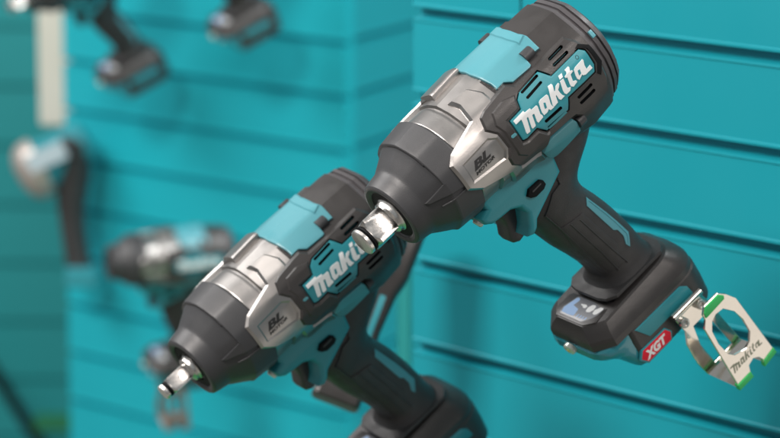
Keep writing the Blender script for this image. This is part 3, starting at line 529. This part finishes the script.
    for mr in (False, True):
        patch('handle_stripe', DATA['stripe'], on_handle, .55, -1, M['teal_lit'], hd, .3, sunk=[(DATA['stripe_in'], .35, .1)], grid=3, mirror=mr)
        patch('grip_pad', [(6.2, -97.8), (-14.2, -100.5), (-27.4, -143.8), (-24, -151.5), (-26, -160), (-10, -161), (-2, -140), (3, -120)], on_handle, .8, -1, M['grip'], hd, .7, grid=3, mirror=mr)
        for L, wd in (([(12.6, -79.3), (7.0, -96.3), (-11.1, -160.5)], .55), ([(-1.5, -100.1), (-13.4, -140.6), (-18.3, -162.3)], .55), ([(-9.6, -102.4), (-22.6, -147.5), (-27.1, -161.7)], .55), ([(-8.2, -60), (-8.0, -64.4), (.5, -67), (12.4, -79)], .5)):
            out = [(x+wd, z) for x, z in L]+[(x-wd, z+.0) for x, z in reversed(L)]
            patch('grip_rib', out, on_handle, 1.35, -1, M['grip'], hd, .3, grid=3, mirror=mr, steps=1)
    # --- foot and battery
    def brr(xf, xb, b, z, rf=4, rb=20, k=6, kf=6):
        pts = []
        for cx, cy, a0, r in ((xf-rf, b-rf, 0, rf), (xb+rb, b-rb, 90, rb), (xb+rb, -b+rb, 180, rb), (xf-rf, -b+rf, 270, rf)):
            kk = kf if cx > xf-rf-.01 else k
            for i in range(kk+1):
                a = math.radians(a0+90*i/kk); pts.append((cx+r*math.cos(a), cy+r*math.sin(a), z))
        return pts
    ft = from_bm('handle_foot', rings_bm([[(x, y, z+(4*min(1, max(0, -x/50))*min(1, max(0, (z+192)/9)))) for x, y, z in brr(*a, rf=13, rb=q, kf=1)] for a, q in (((26, -60, 25.0, -180.4), 18), ((27.3, -62, 27, -180.7), 19), ((28.3, -64.5, 28.6, -181.9), 20), ((31, -70.5, 32.4, -186.3), 22), ((32.6, -73.6, 35.4, -190.5), 23), ((33.0, -74.6, 36.3, -193), 23), ((33.0, -75, 36.4, -198.0), 23), ((32, -74.4, 35.5, -199), 23))]), M['black'], root, 16)
    patch('foot_bridge', [(-2, -21), (-53, -21), (-57, -14), (-57, 14), (-53, 21), (-2, 21), (2, 14), (2, -14)], on_flat(-178), 4, -4, M['dark'], ft, .3, grid=0)
    patch('collar_lip', [(-4, -25.5), (-53, -25.5), (-58, -21), (-61, -14), (-61, 14), (-58, 21), (-53, 25.5), (-4, 25.5), (2.5, 20), (4.5, 12), (4.5, -12), (2.5, -20)], on_flat(-174.6), 1.8, -.9, M['grip'], ft, 1.2, grid=0)
    patch('display_bezel', [(26.6, -16), (21, -22), (6, -22), (3, -19), (3, 20), (5.5, 22.5), (20, 22.5), (26.6, 14)], on_flat(-181.6), 1.9, -1, M['black'], ft, 1.2, grid=0)
    dp = DATA['display']
    ds = patch('display', dp, on_flat(-181.6), 2.1, 1, M['glass_panel'], ft, .1, grid=0)
    for k, m in (('d_blue', 'blue_print'), ('d_key', 'white'), ('d_o1', 'white'), ('d_o2', 'white'), ('d_b1', 'blue_print'), ('d_b2', 'blue_print'), ('d_b3', 'blue_print'), ('d_b4', 'blue_print')):
        patch('display_mark', DATA[k], on_flat(-181.6), 2.16, 2.0, M[m], ds, .02, grid=0, steps=1)
    bat = from_bm('battery', rings_bm([brr(*a) for a in ((7, -74, 35.6, -198.2), (7.5, -74.8, 36.4, -199.6), (7.5, -75.4, 36.6, -214), (7.5, -75.0, 36.6, -229.5), (6, -73.5, 35.4, -232))]), M['black'], root, 25)
    from_bm('battery_nose', rings_bm([brr(*a, rf=min(15, (a[0]-3)*.55), rb=1, kf=3) for a in ((31, 3, 33, -198.2), (34, 3, 34, -200.5), (34.5, 3, 34.2, -206), (31, 3, 34, -209.5), (25, 3, 34.2, -212.5), (20, 3, 34.4, -216.5), (12, 3, 34.8, -229), (10, 3, 34.2, -231.2))]), M['teal_clear'], bat, 35)
    cyl_dir('battery_lamp', (34.5, -3, -201.5), (1, .1, -.1), 5.2, 3.6, M['lens'], bat, 20, 1.2)
    cyl_dir('lamp_chip', (38, -2.7, -202), (1, .1, -.1), 1.3, .5, M['lamp_yellow'], bat, 12, .1)
    for mr in (False, True):
        patch('battery_stripe', [(2, -199.6), (-47.1, -200.4), (-52.5, -205), (-54.5, -213.5), (-6.5, -213.5)], on_side(36.2), 1.3, -1, M['teal'], bat, .4, grid=0, mirror=mr)
        lb = patch('voltage_label', [(10.2, -223.5), (5.4, -217.2), (-20, -217.8), (-24, -224.6), (-21, -231), (5, -231)], on_side(36.4), 1.1, -1, M['teal'], bat, .3, grid=0, mirror=mr)
        patch('label_face', [(8.6, -223.6), (4.6, -218.4), (-19.4, -219), (-22.6, -224.2), (-20.2, -229.8), (4.2, -229.6)], on_side(36.4), 1.4, .5, M['red'], lb, .1, grid=0, mirror=mr)
        if not mr: text_mesh('label_lettering', 'XGT', ((5.0, -228.2), (-22.5, 0), (0, 7.8)), on_side(36.4), 1.42, M['white'], lb, .05, .22, .12)
    # --- nose drive
    make_anvil(root, anvil, sm)
    return root
def make_hook(M4):
    root = thing('belt_hook', 'shiny steel belt hook with green tips, clipped to the battery of the front impact wrench', 'belt hook', 'belt hooks clipped to wrench batteries', M4)
    def plate(name, poly, y0, y1, m, par, sunk=(), holes=(), tilt=None, bev=.35, th=1.7):
        f = (lambda x, z, h: Vector((x, tilt(x, z)+h, z))) if tilt else on_side(y0)
        bm_o = patch(name, poly, f, th/2, -th/2, [M[m], M[m]], par, bev, sunk=[(p, th, 0) for p in holes], grid=0)
        return bm_o
    def flat(name, outer, hole, f, th, m, par):
        bm = bmesh.new(); O = ccw(dedupe(outer)); H = ccw(dedupe(hole)) if hole else None
        Oi = inset(O, .35); Hi = inset(H, -.35) if H else None
        def ring(P, h): return [bm.verts.new(f(x, z, h)) for x, z in P]
        ls = [ring(Oi, -th/2), ring(O, -th/2+.35), ring(O, th/2-.35), ring(Oi, th/2)]
        for A, B in zip(ls, ls[1:]):
            for i in range(len(A)):
                j = (i+1) % len(A); bm.faces.new((A[i], A[j], B[j], B[i]))
        hs = None
        if H:
            hs = [ring(Hi, -th/2), ring(H, -th/2+.35), ring(H, th/2-.35), ring(Hi, th/2)]
            for A, B in zip(hs, hs[1:]):
                for i in range(len(A)):
                    j = (i+1) % len(A); bm.faces.new((A[i], B[i], B[j], A[j]))
        for e, P, Q in ((0, Oi, Hi), (-1, Oi, Hi)):
            L = ls[e]+(hs[e] if hs else [])
            for t in tessellate_polygon([[Vector((x, z, 0)) for x, z in P]]+([[Vector((x, z, 0)) for x, z in Q]] if Q else [])):
                try: bm.faces.new([L[i] for i in t])
                except ValueError: pass
        return from_bm(name, bm, M[m], par, 30)
    fr = [(-39.2, -218), (-39.3, -213), (-43.4, -207.8), (-58.4, -208.0), (-64.1, -214), (-70.2, -224), (-71.6, -234), (-79.2, -289.6), (-65.8, -291.5), (-66.5, -286), (-64.4, -281.5), (-59.7, -278.5), (-54.2, -280.3), (-52.8, -285), (-53, -290.4), (-37.9, -290.2), (-38.2, -284), (-35.2, -223.9)]
    fp = flat('front_plate', fr, DATA['hook_hole'], lambda x, z, h: Vector((x, 62+h, z)), 2.0, 'chrome', root)
    # clamp roll, back plate with window, slanted foot joining the front plate
    bk = [(-27.5, -214), (-56.5, -215), (-61, -228), (-63, -244), (-69.5, -276), (-31, -276), (-27.5, -261), (-27.2, -241), (-31, -231)]
    win = [(-39, -232), (-50, -232), (-54, -238), (-61, -272), (-41, -272), (-37, -250)]
    bp = flat('back_plate', bk, win, lambda x, z, h: Vector((x, 41.8+h, z)), 1.9, 'chrome', root)
    def slope(x, z, h): return Vector((x, 41.8+(-276-z)*20.2/14+h, z))
    sl = [(-31, -275.6), (-69.5, -275.6), (-78.8, -289.6), (-67, -289.6), (-61, -281), (-52, -281), (-50, -289.6), (-38, -289.6)]
    flat('joining_plate', sl, None, slope, 1.9, 'chrome', root)
    roll = [[(x, 41.5+3.0*math.cos(a)+1.2, -212.4+3.0*math.sin(a)) for a in [2*math.pi*i/20 for i in range(20)]] for x in (-26.8, -27.4, -56.6, -57.2)]
    from_bm('clamp_roll', rings_bm(roll), M['chrome'], root, 40)
    cyl_dir('clamp_screw', (-32.5, 42.5, -221.5), (.1, 1, .15), 4.0, 4.5, M['steel'], root, 18, .8, 2.2)
    cyl_dir('clamp_screw', (-51.5, 42.5, -220), (.1, 1, .15), 4.0, 4.5, M['steel'], root, 18, .8, 2.2)
    f = on_side(62)
    patch('green_tip', [(-40.2, -216.6), (-40.6, -212.2), (-44.1, -208.7), (-57.6, -208.9), (-61.6, -213.2), (-60.7, -215.8), (-43, -216.6)], f, 2.1, -1.2, M['green'], root, .5, grid=0)
    for q in ([(-79.6, -290.4), (-78.9, -285.4), (-66.6, -287.6), (-65.2, -292.2)], [(-37.5, -291), (-37.6, -285.8), (-52.5, -285.8), (-52.9, -291)]):
        patch('green_tip', q, f, 2.0, -2.2, M['green'], root, .6, grid=0)
    # engraved lettering: the side logo again, small
    P = [q for k in 'M a k id i t b'.split() for q in DATA['let_'+k]]
    x0, x1 = max(q[0] for q in P), min(q[0] for q in P); s0, s1 = min(q[1] for q in P), max(q[1] for q in P)
    for k in 'M a k id i t b'.split():
        pol = [(-38.6-34.0*(q[0]-x0)/(x1-x0), -267.3-8.6*(q[1]-s0)/(s1-s0)) for q in DATA['let_'+k]]
        patch('engraved_letter', inset(ccw(pol), .12), f, 1.06, .9, M['grey_ink'], fp, .01, grid=0, steps=1)
        h = {'a': 'let_ah', 'b': 'let_bh'}.get(k)
        if h:
            pol = [(-38.6-34.0*(q[0]-x0)/(x1-x0), -267.3-8.6*(q[1]-s0)/(s1-s0)) for q in DATA[h]]
            patch('engraved_counter', pol, f, 1.1, .9, M['chrome'], fp, .01, grid=0, steps=1)
    return root
def m4(k):
    a = POSE[k]; return Matrix([[a[0][0], a[0][1], a[0][2], a[3][0]], [a[1][0], a[1][1], a[1][2], a[3][1]], [a[2][0], a[2][1], a[2][2], a[3][2]], [0, 0, 0, 1]])
def tree(o, parent=None):
    c = o.copy(); COL.objects.link(c)
    if parent: c.parent = parent
    for ch in list(o.children): tree(ch, c)
    return c
G = 'cordless impact wrenches hung on the display walls'
w1 = make_wrench('sharp front teal and grey impact wrench with lit display, largest in view', m4('w1'), G)
make_hook(m4('w1'))
def kill(o):
    for ch in list(o.children): kill(ch)
    bpy.data.objects.remove(o)
def drive_of(o): return [c for c in o.children if c.name.startswith('square_drive')][0]
for k, lab in (('w2', 'slightly blurred second impact wrench below left of the front one, smaller square drive'),
               ('w3', 'badly blurred impact wrench at the top left, in front of the cream board'),
               ('w4', 'badly blurred impact wrench of which only the foot shows at the top edge'),
               ('w6', 'badly blurred level-hanging wrench on the far wall, left of the second wrench')):
    if k == 'w5': continue
    c = tree(w1); c.matrix_world = m4(k); c['label'] = lab
    if k == 'w6': kill(drive_of(c))
    if k in ('w3', 'w4', 'w6'):
        for bt in [b for b in c.children if b.name.startswith('battery')]:
            for l in [l for l in bt.children if l.name.startswith('voltage_label')]: kill(l)
    if k == 'w2':
        kill(drive_of(c)); make_anvil(c, 12.7, 9.2)
# the plain grinder half hidden behind the second wrench
def make_grinder():
    a, b = Vector((.014, 2.515, 1.147)), Vector((-.044, 2.455, 1.004))
    z = (a-b).normalized(); y = (Vector((0, -1, .18))-z*Vector((0, -1, .18)).dot(z)).normalized(); x = y.cross(z)
    mm = Matrix([[x.x, y.x, z.x, b.x], [x.y, y.y, z.y, b.y], [x.z, y.z, z.z, b.z], [0, 0, 0, 1]])
    r = thing('cordless_grinder', 'blurred dark tool half hidden behind the second wrench handle', 'grinder', None, mm)
    bd = from_bm('body', rings_bm([rrect(w_, -w_, d_, 7, z_) for z_, w_, d_ in ((14, 20, 18), (18, 22, 20), (30, 17, 17), (60, 15, 16), (95, 17, 18), (110, 21, 22), (170, 22, 23), (176, 18, 19))]), M['black'], r, 35)
    patch('body_stripe', [(-9, 50), (-4, 50), (-3, 105), (-9, 105)], lambda u, v, h: Vector((u, 16.5+h, v)), 1.2, -2, M['teal'], bd, .4, grid=0)
    bt = from_bm('battery', rings_bm([rrect(w_, -w_, d_, 6, z_) for z_, w_, d_ in ((-8, 19, 16), (-6, 21, 18), (10, 21, 18), (15, 19, 17))]), M['black'], r, 35)
make_grinder()
h2 = tree([o for o in COL.objects if o.name == 'belt_hook'][0]); h2.matrix_world = m4('hk'); [setattr(sl, 'link', 'OBJECT') or setattr(sl, 'material', M['dull']) for q in [h2]+list(h2.children_recursive) if q.type == 'MESH' for sl in q.material_slots]; h2['label'] = 'blurred small belt hook below the level-hanging wrench on the far wall'
def make_saw():
    """hand-held cutter with a round steel guard, hung nose down-left"""
    c = Vector((-.535, 4.38, .873))
    r = thing('cordless_cutter', 'badly blurred cutter with round pale guard at the left edge, below the cream board', 'cutter', None, Matrix.Translation(c) @ Matrix.Scale(.92, 4))
    q = Vector((-.86, -.2, -.46)).normalized().to_track_quat('Z', 'Y')
    def disc(h, r_, off=(22, 0, 12)): return [tuple(Vector(off)+q @ Vector((r_*math.cos(2*math.pi*i/32), r_*math.sin(2*math.pi*i/32), h))) for i in range(32)]
    from_bm('nose_guard', rings_bm([disc(h, r_) for h, r_ in ((0, 50), (14, 50), (26, 46), (36, 36), (42, 20), (43, 8))]), M['dull_light'], r, 35)
    from_bm('body', rings_bm([disc(h, r_) for h, r_ in ((1, 46), (-20, 40), (-60, 36), (-80, 34), (-88, 22))]), M['teal'], r, 35)
    lb = from_bm('name_label', rings_bm([[(12, -52, 8), (70, -52, 34), (58, -52, 60), (0, -52, 34)], [(12, -36, 8), (70, -36, 34), (58, -36, 60), (0, -36, 34)]]), M['pale_label'], r, 35)
    hn = from_bm('handle', rings_bm([[(x_+q*math.cos(t), q*math.sin(t), z_) for t in [2*math.pi*i/24 for i in range(24)]] for x_, z_, q in ((66, 62, 18), (70, 50, 29), (72, 0, 29), (68, -50, 23), (70, -90, 20), (76, -140, 20), (82, -165, 23))]), M['grip'], r, 35)
    from_bm('battery', rings_bm([rrect(108+d, 62-d, 26+d, 8, z_) for z_, d in ((-150, 0), (-153, 3), (-178, 4), (-182, 1))]), M['teal'], hn, 35)
make_saw()
